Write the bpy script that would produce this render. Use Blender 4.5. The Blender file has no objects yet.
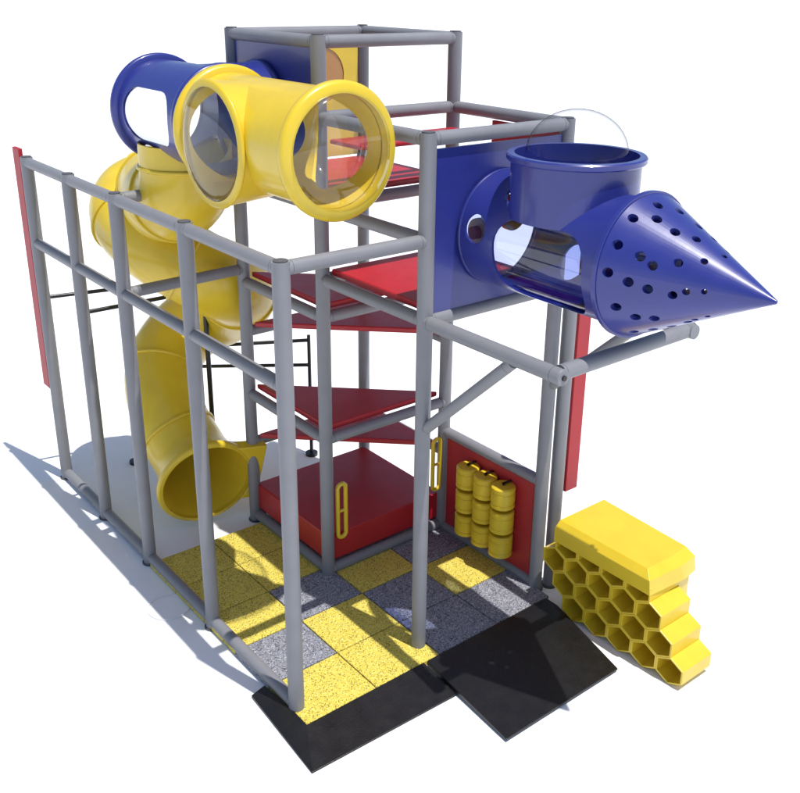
import bpy, bmesh, math, random
from mathutils import Vector, Matrix
random.seed(4)
S=bpy.context.scene; COL=S.collection
X2=2.16; YT=2.2; Y=[0,1.1,2.14,3.01,3.92]
ZA,ZB,ZC,ZD,ZE=2.96,2.24,3.545,4.02,2.42
# ------------------------------------------------------------ materials
def mat(name,col,rough=.4,coat=0.0,noise=.06,scale=6,bump=0.0,bscale=80,spec=.5,wear=0.0):
    m=bpy.data.materials.new(name); m.use_nodes=True; n=m.node_tree; b=n.nodes['Principled BSDF']
    b.inputs['Roughness'].default_value=rough; b.inputs['Coat Weight'].default_value=coat
    b.inputs['Coat Roughness'].default_value=.12
    b.inputs['Specular IOR Level'].default_value=spec
    tc=n.nodes.new('ShaderNodeTexCoord'); nz=n.nodes.new('ShaderNodeTexNoise'); nz.inputs['Scale'].default_value=scale; nz.inputs['Detail'].default_value=5
    n.links.new(tc.outputs['Object'],nz.inputs['Vector'])
    cr=n.nodes.new('ShaderNodeValToRGB')
    cr.color_ramp.elements[0].position=.3; cr.color_ramp.elements[1].position=.7
    cr.color_ramp.elements[0].color=[c*(1-noise) for c in col]+[1]; cr.color_ramp.elements[1].color=[min(1,c*(1+noise)) for c in col]+[1]
    n.links.new(nz.outputs['Fac'],cr.inputs['Fac']); n.links.new(cr.outputs['Color'],b.inputs['Base Color'])
    if wear>0:
        mr=n.nodes.new('ShaderNodeMapRange'); mr.inputs['To Min'].default_value=rough-wear; mr.inputs['To Max'].default_value=rough+wear
        n3=n.nodes.new('ShaderNodeTexNoise'); n3.inputs['Scale'].default_value=11; n3.inputs['Detail'].default_value=6; n.links.new(tc.outputs['Object'],n3.inputs['Vector'])
        n.links.new(n3.outputs['Fac'],mr.inputs['Value']); n.links.new(mr.outputs['Result'],b.inputs['Roughness'])
    if bump>0:
        n2=n.nodes.new('ShaderNodeTexNoise'); n2.inputs['Scale'].default_value=bscale; n2.inputs['Detail'].default_value=3
        n.links.new(tc.outputs['Object'],n2.inputs['Vector'])
        bp=n.nodes.new('ShaderNodeBump'); bp.inputs['Strength'].default_value=bump; bp.inputs['Distance'].default_value=.01
        n.links.new(n2.outputs['Fac'],bp.inputs['Height']); n.links.new(bp.outputs['Normal'],b.inputs['Normal'])
    return m
GREY=mat('grey_foam_padding',(.215,.216,.232),.5,noise=.05,bump=.08,bscale=60,wear=.12)
SEAM=mat('seam_dark',(.09,.09,.10),.6)
BLACK=mat('black_rubber',(.006,.006,.007),.40,bump=.2,bscale=120,wear=.12)
BMET=mat('black_steel',(.012,.012,.014),.35)
RED=mat('red_vinyl',(.43,.012,.020),.45,coat=.12,bump=.05,bscale=30,wear=.1)
REDP=mat('red_panel',(.40,.016,.024),.5,bump=.08,bscale=90)
BLUE=mat('blue_plastic',(.024,.033,.215),.32,coat=.35,noise=.05,bump=.04,bscale=14,wear=.08)
YEL=mat('yellow_plastic',(.72,.51,.026),.36,coat=.25,noise=.05,bump=.04,bscale=14,wear=.1)
TAN=mat('tan_plastic',(.55,.40,.24),.4)
AMBER=mat('amber_acrylic',(.42,.19,.03),.15,coat=.5)
def speckle(name,cols):
    m=bpy.data.materials.new(name); m.use_nodes=True; n=m.node_tree; b=n.nodes['Principled BSDF']; b.inputs['Roughness'].default_value=.85
    tc=n.nodes.new('ShaderNodeTexCoord'); v=n.nodes.new('ShaderNodeTexVoronoi'); v.inputs['Scale'].default_value=150
    n.links.new(tc.outputs['Object'],v.inputs['Vector'])
    sp=n.nodes.new('ShaderNodeSeparateColor'); n.links.new(v.outputs['Color'],sp.inputs['Color'])
    cr=n.nodes.new('ShaderNodeValToRGB'); cr.color_ramp.interpolation='CONSTANT'
    cr.color_ramp.elements[0].color=(*cols[0][1],1); cr.color_ramp.elements[0].position=0
    cr.color_ramp.elements[1].color=(*cols[1][1],1); cr.color_ramp.elements[1].position=cols[1][0]
    for p,c in cols[2:]:
        e=cr.color_ramp.elements.new(p); e.color=(*c,1)
    n.links.new(sp.outputs['Red'],cr.inputs['Fac']); n.links.new(cr.outputs['Color'],b.inputs['Base Color'])
    bp=n.nodes.new('ShaderNodeBump'); bp.inputs['Strength'].default_value=.35; bp.inputs['Distance'].default_value=.004
    n.links.new(v.outputs['Distance'],bp.inputs['Height']); n.links.new(bp.outputs['Normal'],b.inputs['Normal'])
    return m
MY=speckle('yellow_rubber_crumb',[(0,(.22,.18,.04)),(.12,(.70,.56,.085)),(.6,(.58,.46,.06)),(.88,(.78,.68,.20))])
MG=speckle('grey_rubber_crumb',[(0,(.07,.07,.08)),(.16,(.20,.205,.235)),(.6,(.27,.275,.31)),(.88,(.44,.44,.47))])
def clear(name,tint=(.985,.99,.995),edge=(.76,.78,.80),refl=.5,base=.07,rough=.06,power=3.5):
    """thin transparent sheet: paler face on, denser and shinier at grazing angles"""
    m=bpy.data.materials.new(name); m.use_nodes=True; n=m.node_tree
    n.nodes.remove(n.nodes['Principled BSDF']); out=n.nodes['Material Output']
    t=n.nodes.new('ShaderNodeBsdfTransparent')
    g=n.nodes.new('ShaderNodeBsdfGlossy'); g.inputs['Roughness'].default_value=rough
    lw=n.nodes.new('ShaderNodeLayerWeight'); lw.inputs['Blend'].default_value=.5
    pw=n.nodes.new('ShaderNodeMath'); pw.operation='POWER'; pw.inputs[1].default_value=power; n.links.new(lw.outputs['Facing'],pw.inputs[0])
    mc=n.nodes.new('ShaderNodeMix'); mc.data_type='RGBA'; n.links.new(pw.outputs[0],mc.inputs['Factor']); mc.inputs['A'].default_value=(*tint,1); mc.inputs['B'].default_value=(*edge,1)
    n.links.new(mc.outputs['Result'],t.inputs['Color'])
    ma=n.nodes.new('ShaderNodeMath'); ma.operation='MULTIPLY_ADD'; ma.inputs[1].default_value=refl; ma.inputs[2].default_value=base; n.links.new(pw.outputs[0],ma.inputs[0])
    mx=n.nodes.new('ShaderNodeMixShader'); n.links.new(ma.outputs[0],mx.inputs[0]); n.links.new(t.outputs[0],mx.inputs[1]); n.links.new(g.outputs[0],mx.inputs[2])
    n.links.new(mx.outputs[0],out.inputs['Surface']); return m
CLEAR=clear('clear_polycarbonate')
CBLUE=clear('clear_blue_tint',(.52,.57,.82),(.16,.19,.50),.45,.09)
CDOME=clear('clear_dome_plastic',(.985,.985,.99),(.05,.055,.06),.25,.02,power=6)
# ------------------------------------------------------------ helpers
def empty(name,loc,label,cat,group=None):
    o=bpy.data.objects.new(name,None); o.empty_display_size=.1; o.location=loc; COL.objects.link(o)
    o['label']=label; o['category']=cat
    if group:o['group']=group
    return o
def obj(name,bm,mats,parent=None,label=None,cat=None,group=None,smooth=30,kind=None,bevel=0):
    me=bpy.data.meshes.new(name)
    bmesh.ops.recalc_face_normals(bm,faces=bm.faces)
    bm.to_mesh(me); bm.free()
    for m in (mats if isinstance(mats,(list,tuple)) else [mats]): me.materials.append(m)
    co=[v.co for v in me.vertices]
    mn=Vector([min(c[i] for c in co) for i in range(3)]); mx=Vector([max(c[i] for c in co) for i in range(3)])
    c=(mn+mx)/2
    if parent is None: c.z=mn.z
    me.transform(Matrix.Translation(-c))
    o=bpy.data.objects.new(name,me); COL.objects.link(o)
    if parent: o.parent=parent; o.location=c-parent.location
    else: o.location=c
    if smooth:
        me.shade_smooth(); me.set_sharp_from_angle(angle=math.radians(smooth))
    if bevel:
        b=o.modifiers.new('bevel','BEVEL'); b.width=bevel; b.segments=2; b.limit_method='ANGLE'; b.angle_limit=math.radians(40)
    if label:o['label']=label
    if cat:o['category']=cat
    if group:o['group']=group
    if kind:o['kind']=kind
    return o
def frame(d):
    d=d.normalized(); a=Vector((0,0,1)) if abs(d.z)<.9 else Vector((1,0,0))
    u=d.cross(a).normalized(); w=d.cross(u).normalized(); return u,w
def cyl(bm,p0,p1,r0,r1=None,n=32,mi=0,cap=True):
    p0=Vector(p0);p1=Vector(p1); r1=r0 if r1 is None else r1
    u,w=frame(p1-p0)
    A=[bm.verts.new(p0+r0*(math.cos(t)*u+math.sin(t)*w)) for t in [2*math.pi*i/n for i in range(n)]]
    B=[bm.verts.new(p1+r1*(math.cos(t)*u+math.sin(t)*w)) for t in [2*math.pi*i/n for i in range(n)]]
    for i in range(n):
        f=bm.faces.new((A[i],A[(i+1)%n],B[(i+1)%n],B[i])); f.material_index=mi
    if cap:
        f=bm.faces.new(A[::-1]); f.material_index=mi; f=bm.faces.new(B); f.material_index=mi
def lathe(bm,p0,d,prof,n=64,mi=0,closed=True):
    p0=Vector(p0); d=Vector(d).normalized(); u,w=frame(d); rings=[]
    for s,r in prof:
        rings.append([bm.verts.new(p0+d*s+r*(math.cos(2*math.pi*i/n)*u+math.sin(2*math.pi*i/n)*w)) for i in range(n)] if r>1e-6 else [bm.verts.new(p0+d*s)]*n)
    m=len(rings)
    for k in range(m if closed else m-1):
        a,b=rings[k],rings[(k+1)%m]
        for i in range(n):
            vs=[a[i],a[(i+1)%n],b[(i+1)%n],b[i]]; vv=[]
            for v in vs:
                if v not in vv: vv.append(v)
            if len(vv)>=3:
                f=bm.faces.new(vv); f.material_index=mi
def box(bm,a,b,mi=0):
    x0,y0,z0=a;x1,y1,z1=b
    v=[bm.verts.new(p) for p in ((x0,y0,z0),(x1,y0,z0),(x1,y1,z0),(x0,y1,z0),(x0,y0,z1),(x1,y0,z1),(x1,y1,z1),(x0,y1,z1))]
    for q in ((3,2,1,0),(4,5,6,7),(0,1,5,4),(1,2,6,5),(2,3,7,6),(3,0,4,7)):
        f=bm.faces.new([v[i] for i in q]); f.material_index=mi
def prism(bm,poly,z0,z1,mi=0,poly2=None):
    poly2=poly2 or poly
    A=[bm.verts.new((x,y,z0)) for x,y in poly]
    B=[bm.verts.new((x,y,z1 if not isinstance(z1,list) else z1[i])) for i,(x,y) in enumerate(poly2)]
    n=len(poly)
    for i in range(n): f=bm.faces.new((A[i],A[(i+1)%n],B[(i+1)%n],B[i])); f.material_index=mi
    bm.faces.new(A[::-1]).material_index=mi; bm.faces.new(B).material_index=mi
def ringf(bm,c,d,r0,r1,h,n=64,mi=0,bev=.008):
    c=Vector(c);d=Vector(d).normalized()
    lathe(bm,c-d*h/2,d,[(0,r0),(0,r1-bev),(bev,r1),(h-bev,r1),(h,r1-bev),(h,r0)],n,mi)
def tmp(bm):
    me=bpy.data.meshes.new('t'); bmesh.ops.recalc_face_normals(bm,faces=bm.faces); bm.to_mesh(me); bm.free(); o=bpy.data.objects.new('t',me); COL.objects.link(o); return o
def booled(base,ops):
    o=tmp(base); cs=[]
    for b,op in ops:
        c=tmp(b); cs.append(c); m=o.modifiers.new('b','BOOLEAN'); m.object=c; m.operation=op; m.solver='EXACT'
    bpy.context.view_layer.update()
    dg=bpy.context.evaluated_depsgraph_get(); me=bpy.data.meshes.new_from_object(o.evaluated_get(dg))
    bm=bmesh.new(); bm.from_mesh(me)
    for q in [o]+cs: bpy.data.objects.remove(q)
    return bm
def C(p0,p1,r,r1=None,n=48):
    bm=bmesh.new(); cyl(bm,p0,p1,r,r1,n); return bm
def BX(a,b):
    bm=bmesh.new(); box(bm,a,b); return bm
def RW(x0,x1,y0,y1,z0,z1,r=.1):
    """rounded-rectangle cutter running along X"""
    bm=bmesh.new(); pl=[]
    for cy,cz,a0 in ((y1-r,z1-r,0),(y0+r,z1-r,90),(y0+r,z0+r,180),(y1-r,z0+r,270)):
        for k in range(7): a=math.radians(a0+15*k); pl.append((cy+r*math.cos(a),cz+r*math.sin(a)))
    A=[bm.verts.new((x0,y,z)) for y,z in pl];B=[bm.verts.new((x1,y,z)) for y,z in pl]; n=len(pl)
    for i in range(n): bm.faces.new((A[i],A[(i+1)%n],B[(i+1)%n],B[i]))
    bm.faces.new(A[::-1]);bm.faces.new(B); return bm
# ------------------------------------------------------------ ground
bm=bmesh.new(); g=6000
f=bm.faces.new([bm.verts.new(p) for p in ((-g,-g,0),(g,-g,0),(g,g,0),(-g,g,0))])
obj('ground',bm,mat('white_floor',(.87,.87,.87),.8,noise=.01),kind='structure',smooth=0,label='plain white floor under the play structure')
# ------------------------------------------------------------ steel frame
FR=empty('play_structure_frame',(1.0,1.5,0),'grey foam-padded pipe frame of an indoor playground standing on floor','playground')
PR=.050
def post(x,y,z,name='post',r=PR):
    bm=bmesh.new(); cyl(bm,(x,y,.012),(x,y,z),r)
    cyl(bm,(x,y,0),(x,y,.012),r+.012,mi=1); cyl(bm,(x,y,z),(x,y,z+.008),r*.8,mi=1)
    return obj(name,bm,[GREY,SEAM],FR)
def rail(p0,p1,r=.042,e0=PR*.6,e1=PR*.6,name='rail'):
    p0=Vector(p0);p1=Vector(p1);d=(p1-p0).normalized(); a=p0+d*e0;b=p1-d*e1
    bm=bmesh.new(); cyl(bm,a,b,r)
    for q,s in ((p0,1),(p1,-1)):
        e=q+d*s*(PR+.006)
        cyl(bm,e,e+d*s*.003,r+.0004,mi=1)
    return obj(name,bm,[GREY,SEAM],FR)
for i in range(5): post(0,Y[i],ZA)
post(1,0,ZC);post(X2,0,ZC)
for p in ((1,Y[1]),(1,YT),(X2,Y[1]),(X2,YT)): post(*p,ZD)
for i in range(4):
    for z in (ZA-.04,ZB,.06): rail((0,Y[i],z),(0,Y[i+1],z))
rail((0,0,ZA-.04),(1,0,ZA-.04)); rail((0,Y[2],ZA-.04),(1,YT,ZA-.04)); rail((0,Y[2],ZB),(1,YT,ZB))
rail((1,0,ZA-.04),(1,Y[1],ZA-.04)); rail((1,Y[1],ZA-.04),(1,YT,ZA-.04)); 
def loop(x0,x1,y0,y1,z,which='wesn'):
    if 's' in which: rail((x0,y0,z),(x1,y0,z))
    if 'n' in which: rail((x0,y1,z),(x1,y1,z))
    if 'w' in which: rail((x0,y0,z),(x0,y1,z))
    if 'e' in which: rail((x1,y0,z),(x1,y1,z))
loop(1,X2,Y[1],YT,ZD-.04); loop(1,X2,0,Y[1],ZC-.035)
loop(1,X2,0,Y[1],ZE); loop(1,X2,Y[1],YT,2.94,'ens')
loop(1,X2,Y[1],YT,.07)
rail((X2,0,.06),(X2,Y[1],.06)); rail((X2,0,.93),(X2,Y[1],.93))
rail((1,Y[1],1.19),(X2,Y[1],1.19)); rail((1,Y[1],1.19),(1,YT,1.19))
rail((1,Y[1],2.14),(X2,Y[1],2.14)); rail((1,Y[1],2.14),(1,YT,2.14))
rail((X2,Y[1],.74),(X2,YT,.74)); rail((1,YT,.74),(X2,YT,.74))
rail((X2,Y[1],1.72),(X2,YT,1.72)); rail((1,YT,1.72),(X2,YT,1.72))
EY=-1.07
for x in (1,X2): 
    rail((x,0,ZE),(x,EY-.05,ZE),e1=0,r=.045)
    rail((x,-.76,ZE-.03),(x,0,1.68),r=.036,name='brace',e0=0,e1=0)
rail((1.0,EY,ZE),(X2+.03,EY,ZE),e0=.04,e1=0,r=.045)
for c,d in (((1,EY-.05,ZE),(0,-1,0)),((X2+.03,EY,ZE),(1,0,0))):
    bm=bmesh.new(); c=Vector(c);d=Vector(d); cyl(bm,c,c+d*.012,.048,.044); cyl(bm,c+d*.012,c+d*.022,.016,mi=1,n=8); obj('end_cap',bm,[GREY,BMET],FR)
post(X2+.13,-.03,ZE,)
# ------------------------------------------------------------ decks
DG='red padded climbing decks in the tower'
def deck(poly,z,label,t=.045):
    bm=bmesh.new(); prism(bm,poly,z-t/2,z+t/2)
    return obj('platform_deck',bm,RED,label=label,cat='platform',group=DG,smooth=0,bevel=.01)
i_=.045
A=(1+i_,YT-i_);B=(X2-i_,YT-i_);Cc=(X2-i_,Y[1]+i_);D=(1+i_,Y[1]+i_)
j_=.012
deck([(1+j_,Y[1]+j_),(X2-j_,Y[1]+j_),(X2-j_,YT-j_),(1+j_,YT-j_)],.24,'lowest square red vinyl deck box at the foot of the tower',.23)
deck([Cc,B,A],.80,'triangular red vinyl step deck on the far corner posts')
deck([D,Cc,A],1.25,'triangular red vinyl step deck on the near corner posts')
deck([Cc,B,A],1.78,'triangular red vinyl step deck on the far corner posts')
deck([D,Cc,A],2.20,'triangular red vinyl step deck on the near corner posts')
deck([D,Cc,B,A],3.00,'square red vinyl deck before the crawl tube entrance')
deck([(1+i_,i_),(X2-i_,i_),(X2-i_,Y[1]-i_),(1+i_,Y[1]-i_)],2.475,'square red vinyl deck behind the blue rocket pod')
deck([(1+i_,Y[1]-.40),(X2-i_,Y[1]-.40),(X2-i_,Y[1]-i_),(1+i_,Y[1]-i_)],3.36,'narrow red vinyl roof pad above the rocket pod bay',.03)
# ------------------------------------------------------------ panels
yb=1.80; ZT=3.46
b=booled(BX((.99,Y[1]+.05,3.03),(1.01,YT-.05,3.94)),[(C((.5,yb,ZT+.02),(1.5,yb,ZT+.02),.33),'DIFFERENCE')])
obj('tower_panel',b,BLUE,label='square blue plastic panel with round tube opening on tower',cat='panel',smooth=25)
TP=empty('tower_panel',((1+X2)/2,YT,3.03),'square yellow plastic panel with round amber window on tower','panel')
b=booled(BX((1.055,YT-.01,3.03),(X2-.055,YT+.01,3.94)),[(C((1.76,YT-.1,3.66),(1.76,YT+.1,3.66),.21),'DIFFERENCE')])
obj('panel_board',b,YEL,TP,smooth=25)
bm=bmesh.new(); cyl(bm,(1.76,YT-.003,3.66),(1.76,YT+.003,3.66),.209,n=48); obj('amber_window',bm,AMBER,TP)
bm=bmesh.new(); box(bm,(X2-.012,.06,3.06),(X2+.012,Y[1]-.42,3.46)); obj('side_panel',bm,REDP,label='red side panel at the top of the lower tower',cat='panel',smooth=0,bevel=.004)
for lo,hi in (((-.035,3.99,.88),(.0,4.14,3.02)),((X2+.27,.0,.75),(X2+.40,.04,3.0))):
    bm=bmesh.new(); box(bm,lo,hi); obj('edge_banner',bm,REDP,label='tall narrow red panel fixed at the end of the frame',cat='panel',smooth=0,bevel=.005,group='tall red end panels')
AP=empty('activity_panel',(X2,.55,0),'red play panel with nine yellow spinning drums between two posts','play panel')
bm=bmesh.new(); box(bm,(X2-.012,.06,.09),(X2+.012,Y[1]-.06,.885)); obj('back_board',bm,REDP,AP,smooth=0,bevel=.004)
for k in range(3):
    y=.30+.198*k; xa=X2-.092
    bm=bmesh.new(); cyl(bm,(xa,y,.18),(xa,y,.82),.010,n=12)
    for z in (.184,.816): box(bm,(xa-.01,y-.010,z-.004),(X2-.013,y+.010,z+.004))
    obj('axle',bm,BMET,AP)
    for j in range(3):
        z=.20+.210*j; R=.093
        bm=bmesh.new(); pr=[(0,0),(0,R-.012),(.010,R),(.035,R),(.040,R-.006),(.050,R-.006),(.055,R),(.127,R),(.132,R-.006),(.142,R-.006),(.147,R),(.172,R),(.182,R-.012),(.182,0)]
        lathe(bm,(xa,y,z),(0,0,1),pr,40,closed=False); obj('drum',bm,YEL,AP,smooth=30)
def handle(c,u,hgt=.46,w=.075):
    bm=bmesh.new(); c=Vector(c);u=Vector(u)
    pts=[]
    for i in range(32):
        a=2*math.pi*i/32; s=math.sin(a); pts.append(c+u*(w*.5*math.cos(a))+Vector((0,0,1))*(s*w*.5+(hgt/2-w/2)*(1 if s>0 else -1)))
    n=len(pts); rings=[]
    for i in range(n):
        t=(pts[(i+1)%n]-pts[i-1]).normalized(); o=u.cross(Vector((0,0,1))).normalized(); q=t.cross(o)
        rings.append([bm.verts.new(pts[i]+.017*(math.cos(2*math.pi*k/10)*o+math.sin(2*math.pi*k/10)*q)) for k in range(10)])
    for i in range(n):
        for k in range(10): bm.faces.new((rings[i][k],rings[i][(k+1)%10],rings[(i+1)%n][(k+1)%10],rings[(i+1)%n][k]))
    cyl(bm,c-u*w/2,c+u*w/2,.012,n=10)
    obj('grab_handle',bm,YEL,label='yellow plastic grab handle on a grey tower post',cat='handle',group='yellow grab handles',smooth=60)
handle((1.12,Y[1]-.02,.56),(1,0,0)); handle((X2-.1,Y[1]-.03,.66),(1,0,0))
# ------------------------------------------------------------ crawl tubes
TR=.335; IR=.318; FL=.385
def dome(c,d,r,h,n=48):
    bm=bmesh.new(); prof=[]
    for i in range(13):
        a=math.pi/2*i/12; prof.append((h*math.sin(a),r*math.cos(a) if i<12 else 0))
    lathe(bm,c,d,prof,n,closed=False); return bm
YTUBE=empty('yellow_crawl_tube',(.5,.8,3.1),'yellow plastic tee tube with clear bubble windows on top of frame','crawl tube')
yc=.98; zc=ZT-.035
b=booled(C((.5,.19,ZT),(.5,1.40,ZT),TR,n=64),[(C((.15,yc,zc),(.5,yc,zc),TR+.035,TR+.01,n=64),'UNION'),(C((.5,.1,ZT),(.5,1.6,ZT),IR,n=64),'DIFFERENCE'),(C((.05,yc,zc),(.5,yc,zc),IR+.015,n=64),'DIFFERENCE'),
  (C((.6,.60,ZT-.02),(1.0,.60,ZT-.02),.27,n=48),'DIFFERENCE'),(C((.6,1.18,ZT-.02),(1.0,1.18,ZT-.02),.19,n=48),'DIFFERENCE')])
obj('tee_shell',b,YEL,YTUBE,smooth=35)
for c,d in (((.5,.17,ZT),(0,1,0)),((.5,1.39,ZT),(0,1,0))):
    bm=bmesh.new(); ringf(bm,c,d,IR,FL,.07,bev=.02); obj('flange',bm,YEL,YTUBE,smooth=50)
bm=bmesh.new(); ringf(bm,(.155,yc,zc),(1,0,0),IR+.015,FL-.005,.03,bev=.012); obj('flange',bm,YEL,YTUBE,smooth=50)
obj('bubble_window',dome((.5,.137,ZT),(0,-1,0),IR+.01,.11),CLEAR,YTUBE,smooth=60)
obj('bubble_window',dome((.142,yc,zc),(-1,0,0),IR+.018,.06),CLEAR,YTUBE,smooth=60)
obj('side_window',dome((.78,.60,ZT-.02),(1,0,0),.275,.11),CLEAR,YTUBE,smooth=60)
BTUBE=empty('blue_crawl_tube',(.5,1.85,3.1),'blue plastic tube elbow with clear windows joined to tower panel','crawl tube')
BE=2.37; zb=ZT+.02; sy0=2.04
b=booled(C((.5,1.44,zb),(.5,BE,zb),TR,n=64),[(C((.5,yb,zb),(.99,yb,zb),TR,n=64),'UNION'),(C((.5,1.4,zb),(.5,3,zb),IR,n=64),'DIFFERENCE'),(C((.5,yb,zb),(1.1,yb,zb),IR,n=64),'DIFFERENCE'),
  (RW(-.2,.42,1.58,2.26,ZT-.15,ZT+.20,.16),'DIFFERENCE'),(C((.5,sy0,ZT-.6),(.5,sy0,ZT-.1),.27,n=48),'DIFFERENCE')])
obj('elbow_shell',b,BLUE,BTUBE,smooth=35)
for c,d,r1 in (((.5,1.45,zb),(0,1,0),FL-.015),((.965,yb,zb),(1,0,0),.352),((.5,BE,zb),(0,1,0),FL-.01)):
    bm=bmesh.new(); ringf(bm,c,d,IR,r1,.05,bev=.012); obj('flange',bm,BLUE,BTUBE,smooth=50)
obj('bubble_window',dome((.5,BE+.03,zb),(0,1,0),IR+.01,.12),CLEAR,BTUBE,smooth=60)
bm=bmesh.new(); n=24; pr=[]
for i in range(n+1):
    a=math.radians(180-50+100*i/n); pr.append([bm.verts.new((.5+.3175*math.cos(a),y,zb+.3175*math.sin(a))) for y in (1.5,BE-.04)])
for a,c in zip(pr,pr[1:]): bm.faces.new((a[0],a[1],c[1],c[0]))
obj('side_window',bm,CLEAR,BTUBE,smooth=60)
# ------------------------------------------------------------ spiral slide
SL=empty('spiral_slide',(.9,3.1,0),'yellow enclosed spiral tube slide winding down to the floor','slide')
zs=3.12
P=[(.5,sy0,3.32),(.5,sy0,zs),(.5,2.13,2.92),(.54,2.50,2.79),(.70,2.95,2.78),(.86,3.25,2.73),(.68,3.42,2.62),(.54,3.16,2.50),(.62,2.80,2.33),(.92,2.6,2.10),(1.25,2.76,1.86),(1.34,3.16,1.60),(1.08,3.46,1.36),(.77,3.34,1.10),(.64,3.0,.80),(.64,2.64,.56),(.61,2.31,.45),(.53,2.03,.41)]
P=[Vector(p) for p in P]
def cr(t):
    i=int(t); i=min(max(i,1),len(P)-3); f=t-i; a,b,c,d=P[i-1],P[i],P[i+1],P[i+2]
    return .5*((2*b)+(-a+c)*f+(2*a-5*b+4*c-d)*f*f+(-a+3*b-3*c+d)*f**3)
NS=220; T0,T1=1.0,len(P)-2.0
pts=[cr(T0+(T1-T0)*k/NS*.99999) for k in range(NS+1)]
fr=[]; u=None
for k in range(NS+1):
    t=(pts[min(k+1,NS)]-pts[max(k-1,0)]).normalized()
    if k==0: t=Vector((0,0,-1))
    if u is None: u,_=frame(t)
    u=(u-t*u.dot(t)).normalized(); fr.append((u.copy(),t.cross(u)))
def sweep(bm,k0,k1,ro,ri,n=48):
    R=[]
    for k in range(k0,k1+1):
        u,w=fr[k]; fl=max(0,(k-(NS-14))/14)**1.5*.070
        R.append([[bm.verts.new(pts[k]+(r+fl)*(math.cos(2*math.pi*i/n)*u+math.sin(2*math.pi*i/n)*w)) for i in range(n)] for r in (ro,ri)])
    for a,b in zip(R,R[1:]):
        for i in range(n):
            j=(i+1)%n
            bm.faces.new((a[0][i],a[0][j],b[0][j],b[0][i])); bm.faces.new((a[1][i],b[1][i],b[1][j],a[1][j]))
    for e in (R[0],R[-1]):
        for i in range(n): j=(i+1)%n; bm.faces.new((e[0][i],e[1][i],e[1][j],e[0][j]))
# saddle collar under the blue tube
bm=bmesh.new(); n=72; rg=[]
for r in (.322,.303):
    lo=[];hi=[]
    for i in range(n):
        a=2*math.pi*i/n; x=r*math.cos(a); y=r*math.sin(a)
        lo.append(bm.verts.new((.5+x,sy0+y,zs-.01))); hi.append(bm.verts.new((.5+x,sy0+y,min(zb-.20,max(zs,zb-math.sqrt(max(0,.334**2-x*x))+.004)))))
    rg.append((lo,hi))
for i in range(n):
    j=(i+1)%n
    bm.faces.new((rg[0][0][i],rg[0][0][j],rg[0][1][j],rg[0][1][i])); bm.faces.new((rg[1][0][i],rg[1][1][i],rg[1][1][j],rg[1][0][j]))
    bm.faces.new((rg[0][1][i],rg[0][1][j],rg[1][1][j],rg[1][1][i])); bm.faces.new((rg[0][0][i],rg[1][0][i],rg[1][0][j],rg[0][0][j]))
obj('tube_collar',bm,YEL,SL,smooth=50)
bm=bmesh.new(); ringf(bm,(.5,sy0,zs-.005),(0,0,1),.306,.340,.03,n=64,bev=.008); obj('flange',bm,YEL,SL,smooth=50)
NSEG=10
ks=[0]+[NS*i//NSEG for i in range(1,NSEG+1)]
for s in range(NSEG):
    k0,k1=ks[s],ks[s+1]; last=s==NSEG-1
    bm=bmesh.new(); sweep(bm,k0,k1,.320,.303)
    obj('tube_section',bm,YEL,SL,smooth=60)
    t=fr[k1][0].cross(fr[k1][1]); bm=bmesh.new()
    if not last: ringf(bm,pts[k1],t,.306,.336,.026,n=64,bev=.006); obj('flange',bm,YEL,SL,smooth=40)
    else: ringf(bm,pts[k1],t,.370,.412,.06,n=64,bev=.016); obj('mouth_rim',bm,YEL,SL,smooth=50)
bm=bmesh.new(); e=pts[-1]; t=fr[-1][0].cross(fr[-1][1]); sx=Vector((0,0,1)).cross(t).normalized()
if sx.x<0: sx=-sx
up=sx.cross(t).normalized(); up=up if up.z>0 else -up
V=[]
for i in range(17):
    v=-1+2*i/16; a=math.radians(4+46*v); r0=.39
    p=e+sx*(r0*math.cos(a))+up*(r0*math.sin(a))
    q=e+sx*(.50-.07*(1-v)*.5)+up*(.03+.27*v)+t*.05
    V.append([bm.verts.new(p+t*.032),bm.verts.new(q+t*.02),bm.verts.new(q-t*.07),bm.verts.new(p-t*.08)])
for a,b in zip(V,V[1:]):
    for k in range(4): bm.faces.new((a[k],a[(k+1)%4],b[(k+1)%4],b[k]))
bm.faces.new(V[0]); bm.faces.new(V[-1][::-1])
obj('exit_lip',bm,YEL,SL,smooth=35,bevel=.01)
SUP=empty('slide_support',(2.05,2.92,0),'black steel pipe stand bracing the yellow spiral slide','support')
def blk(p0,p1,r=.017,name='pipe'):
    bm=bmesh.new(); cyl(bm,p0,p1,r,n=14); obj(name,bm,BMET,SUP)
blk((2.05,2.92,.02),(2.05,2.92,1.25)); blk((2.05,2.92,0),(2.05,2.92,.03),.06,'foot')
blk((2.05,2.92,1.2),(1.3,3.55,1.12)); blk((1.3,3.75,0.02),(1.3,3.75,1.7)); blk((2.05,2.92,.95),(1.3,3.75,.85))
blk((1.3,3.75,0),(1.3,3.75,.03),.06,'foot')
blk((1.04,2.98,.02),(1.04,2.98,1.9),.022); blk((1.04,2.98,0),(1.04,2.98,.03),.06,'foot')
blk((.045,Y[3],1.86),(1.02,2.99,1.86)); blk((.045,Y[4],1.75),(.62,3.80,1.75)); blk((.62,3.80,.02),(.62,3.80,1.9)); blk((.62,3.80,0),(.62,3.80,.03),.06,'foot')
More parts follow.
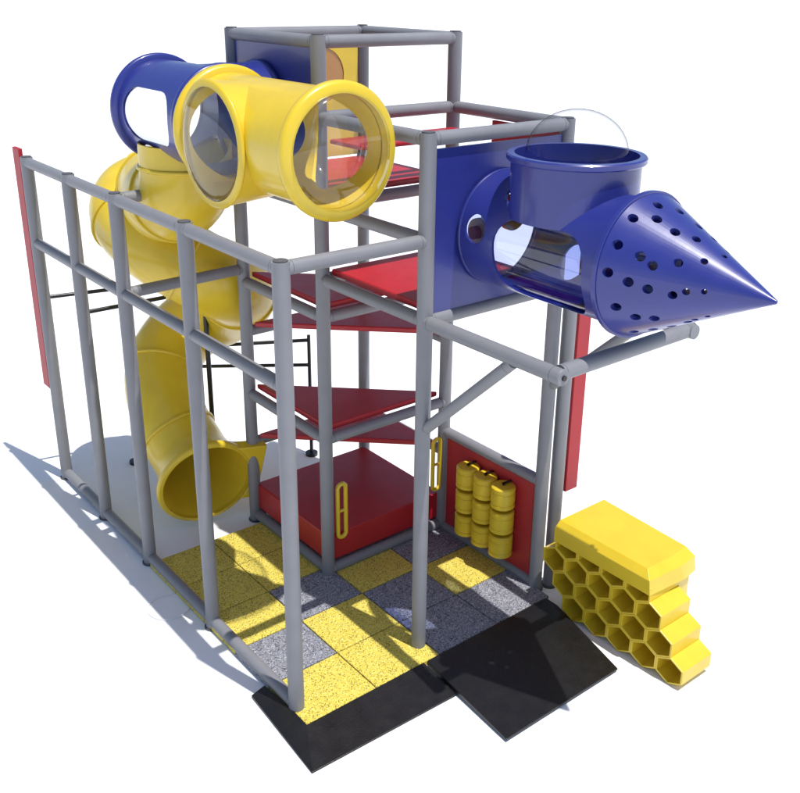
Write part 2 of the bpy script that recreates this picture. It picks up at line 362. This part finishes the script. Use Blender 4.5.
# ------------------------------------------------------------ rocket pod
RK=empty('rocket_pod',(1.58,-.6,2.42),'blue plastic rocket ship pod with perforated nose cone on cantilever frame','rocket pod')
rx,rz,ty=1.58,2.93,-.60; cy0=-1.12
b=booled(BX((1.055,-.01,2.46),(X2-.055,.01,3.45)),[(C((rx,.2,rz),(rx,-.2,rz),.338),'DIFFERENCE')])
obj('mounting_panel',b,BLUE,RK,smooth=25)
b=booled(C((rx,-.02,rz),(rx,cy0,rz),.355,n=72),[(C((rx,ty,rz),(rx,ty,3.44),.365,n=72),'UNION'),(C((rx,.1,rz),(rx,-1.3,rz),.338,n=72),'DIFFERENCE'),(C((rx,ty,rz),(rx,ty,3.6),.348,n=72),'DIFFERENCE'),
   (RW(rx-.7,rx-.10,-1.00,-.32,2.62,3.10,.16),'DIFFERENCE'),(C((rx-.6,-.165,2.99),(rx-.1,-.165,2.99),.085,n=32),'DIFFERENCE'),(C((rx-.6,-.34,3.22),(rx-.1,-.34,3.22),.055,n=32),'DIFFERENCE'),
   (C((rx+.1,-.40,2.74),(rx+.7,-.40,2.74),.10,n=32),'DIFFERENCE')])
obj('pod_shell',b,BLUE,RK,smooth=35)
bm=bmesh.new(); n=72; pr=[]
for i in range(n+1):
    a=2*math.pi*i/n; pr.append([bm.verts.new((rx+.3365*math.cos(a),y,rz+.3365*math.sin(a))) for y in (-.05,cy0+.03)])
for i in range(n): 
    a,c=pr[i],pr[i+1]
    if math.sin(2*math.pi*(i+.5)/n)<.72: bm.faces.new((a[0],a[1],c[1],c[0]))
obj('clear_liner',bm,CBLUE,RK,smooth=60)
for c,d,ro,h,bv in (((rx,-.035,rz),(0,1,0),.362,.02,.004),((rx,ty,3.44),(0,0,1),.392,.04,.008),((rx,cy0,rz),(0,1,0),.404,.03,.003)):
    bm=bmesh.new(); ringf(bm,c,d,.338 if d[1] else .348,ro,h,bev=bv,n=96); obj('flange',bm,BLUE,RK,smooth=30)
bm=bmesh.new(); cyl(bm,(rx-.22,-.05,2.93),(rx-.19,-.05,2.93),.085,n=24); obj('play_knob',bm,TAN,RK)
bm=bmesh.new(); cyl(bm,(rx-.26,-.05,2.93),(rx-.22,-.05,2.93),.04,n=24); obj('play_knob',bm,REDP,RK)
bm=bmesh.new(); cyl(bm,(rx-.16,-.20,3.12),(rx-.12,-.18,3.12),.06,n=24); obj('play_knob',bm,REDP,RK)
bm=bmesh.new(); cyl(bm,(rx-.20,-.12,3.02),(rx-.17,-.11,3.02),.05,n=24); obj('play_knob',bm,mat('white_plastic',(.75,.74,.72),.4),RK)
bm=bmesh.new(); cyl(bm,(rx+.05,-.06,3.02),(rx+.05,-.09,3.02),.11,n=32); obj('play_wheel',bm,AMBER,RK)
CR=.392; CL=.79; c0=cy0-.017
bm=bmesh.new(); lathe(bm,(rx,c0,rz),(0,-1,0),[(0,CR),(CL-.005,.010),(CL,0),(CL-.045,0),(0,CR-.025)],96,closed=False)
lathe(bm,(rx,c0,rz),(0,-1,0),[(0,CR),(0,CR-.025)],96,closed=False)
bmesh.ops.remove_doubles(bm,verts=bm.verts,dist=1e-5)
cut=bmesh.new()
for s,nh,ph,hr in ((.065,12,0,.026),(.155,11,.26,.026),(.25,10,0.1,.025),(.34,8,.3,.022),(.42,6,.1,.018),(.49,5,.5,.014)):
    for i in range(nh):
        a=2*math.pi*i/nh+ph+random.uniform(-.16,.16); s2=s+random.uniform(-.022,.022); r=CR*(1-s2/CL); dr=Vector((math.cos(a),0,math.sin(a)))
        c=Vector((rx,c0-s2,rz))
        cyl(cut,c+dr*(r-.07),c+dr*(r+.06),hr,n=20)
b=booled(bm,[(cut,'DIFFERENCE')]); obj('nose_cone',b,BLUE,RK,smooth=25)
obj('clear_dome',dome((rx,ty,3.462),(0,0,1),.285,.24,n=72),CDOME,RK,smooth=60)
# ------------------------------------------------------------ floor mats
rows={0:'YGYYY',1:'YYGYY',2:'GGY',3:'GYG'}
px=.545; x0=-.035; ystart=-.17; py=.45
for i in range(4):
    for j,cn in enumerate(rows[i]):
        a=x0+i*px; c=ystart+j*py
        bm=bmesh.new(); 
        if i>=2 and j==2: box(bm,(a,c,.004),(a+px-.008,Y[1]+.06,.04))
        else: box(bm,(a,c,.004),(a+px-.008,c+py-.008,.04))
        obj('rubber_tile',bm,MY if cn=='Y' else MG,label=('speckled yellow' if cn=='Y' else 'speckled grey')+' rubber crumb tile laid on the floor',cat='floor tile',group='rubber floor tiles',smooth=0,bevel=.006)
bm=bmesh.new(); prism(bm,[(-.21,-.49),(.90,-.52),(.90,-.18),(-.04,-.18),(-.04,.0),(-.06,.29),(-.16,.29)],0.0,[.012,.012,.05,.05,.05,.05,.02]); obj('ramp_mat',bm,BLACK,label='black rubber edge ramp in front of the yellow tiles',cat='ramp',group='black edge ramps',smooth=0,bevel=.004)
bm=bmesh.new(); prism(bm,[(.86,-1.02),(1.91,-1.02),(2.08,-.31),(2.08,-.19),(.92,-.19)],0.016,[.03,.03,.06,.06,.06]); obj('ramp_mat',bm,BLACK,label='black rubber entry ramp in front of the grey tiles',cat='ramp',group='black edge ramps',smooth=0,bevel=.004)
# ------------------------------------------------------------ honeycomb
HC=empty('honeycomb_climber',(2.35,-.80,0),'yellow plastic honeycomb block of stacked hexagonal tubes on floor','play block')
xf,xb=2.08,2.40; pit=.212; oy=-.085
bm=bmesh.new()
hexrows=[(.575,-.26,4),(.418,-.154,5),(.260,-.26,5),(.103,-.366,5)]
for z,ys,n in hexrows:
    for k in range(n):
        yc2=ys-pit*k+oy; V=[]
        for (x,ro) in ((xf,1),(xf,.87),(xb-.04,.82),(xb,1)):
            V.append([bm.verts.new((x,yc2+pit/2/.866*ro*math.cos(math.pi/6+math.pi/3*q),z+.1045*ro*math.sin(math.pi/6+math.pi/3*q))) for q in range(6)])
        for q in range(6):
            r=(q+1)%6
            for a,b in ((V[0],V[1]),(V[1],V[2]),(V[3],V[0])): bm.faces.new((a[q],a[r],b[r],b[q]))
        bm.faces.new(V[2]); bm.faces.new(V[3])
obj('hexagon_stack',bm,YEL,HC,smooth=0,bevel=.003)
bm=bmesh.new(); prism(bm,[(xb+.002,-.16+oy),(xb+.002,-1.0+oy),(xb+.15,-.98+oy),(xb+.20,-.16+oy)],0,.574); obj('back_block',bm,YEL,HC,smooth=0,bevel=.004)
# cap: upright front face, flush end, top sloping gently back to a bevelled edge
L0=[(xf-.008,-.145),(xf-.008,-1.005),(xb+.02,-1.03),(xb+.17,-1.01),(xb+.22,-.145)]
L1=[(xf-.008,-.145),(xf-.008,-.99),(xb-.02,-1.01),(xb+.17,-.99),(xb+.22,-.145)]
L2=[(xf+.04,-.15),(xf+.04,-.93),(xb-.02,-.94),(xb+.15,-.92),(xb+.20,-.15)]
bm=bmesh.new(); n=5
R0=[bm.verts.new((x,y+oy,.577)) for x,y in L0]; R1=[bm.verts.new((x,y+oy,.685)) for x,y in L1]; R2=[bm.verts.new((x,y+oy,.735)) for x,y in L2]
for a,b in ((R0,R1),(R1,R2)):
    for i in range(n): bm.faces.new((a[i],a[(i+1)%n],b[(i+1)%n],b[i]))
bm.faces.new(R0[::-1]); bm.faces.new(R2)
obj('top_cap',bm,YEL,HC,smooth=0,bevel=.003)
bm=bmesh.new(); ringf(bm,(-.15,1.5,.006),(0,0,1),.15,.156,.008,bev=.002); obj('clear_ring',bm,mat('frosted_plastic',(.75,.75,.75),.3),label='thin clear plastic ring lying on the floor',cat='ring',smooth=40)
# ------------------------------------------------------------ light
sd=Vector((-.22,.90,-3.1)).normalized()
L=bpy.data.lights.new('sun','SUN'); L.energy=4.4; L.angle=math.radians(.5); L.color=(1,.975,.94)
lo=bpy.data.objects.new('sun',L); lo.rotation_euler=sd.to_track_quat('-Z','Y').to_euler(); lo.location=(3,-4,8); COL.objects.link(lo)
W=bpy.data.worlds.new('World'); S.world=W; W.use_nodes=True; n=W.node_tree
sky=n.nodes.new('ShaderNodeTexSky'); sky.sky_type='NISHITA'; sky.sun_disc=False
el=math.asin(-sd.z); sky.sun_elevation=el; sky.sun_rotation=math.atan2(-sd.x,-sd.y)
bg=n.nodes['Background']; bg.inputs['Strength'].default_value=.13; n.links.new(sky.outputs[0],bg.inputs['Color'])
# ------------------------------------------------------------ camera
cam=bpy.data.cameras.new('camera'); co=bpy.data.objects.new('camera',cam); COL.objects.link(co)
M=Matrix.Rotation(-.6887,4,'Z')@Matrix.Rotation(1.2033,4,'X')@Matrix.Rotation(.0153,4,'Z')
M.translation=Vector((-2.5455,-4.1915,4.3263)); co.matrix_world=M
cam.sensor_fit='HORIZONTAL'; cam.sensor_width=36; cam.lens=956.856/800*36; cam.shift_x=-12.14/800; cam.shift_y=-43.67/800; cam.clip_end=20000
S.camera=co
S.view_settings.view_transform='Standard'; S.view_settings.look='None'; S.view_settings.exposure=0
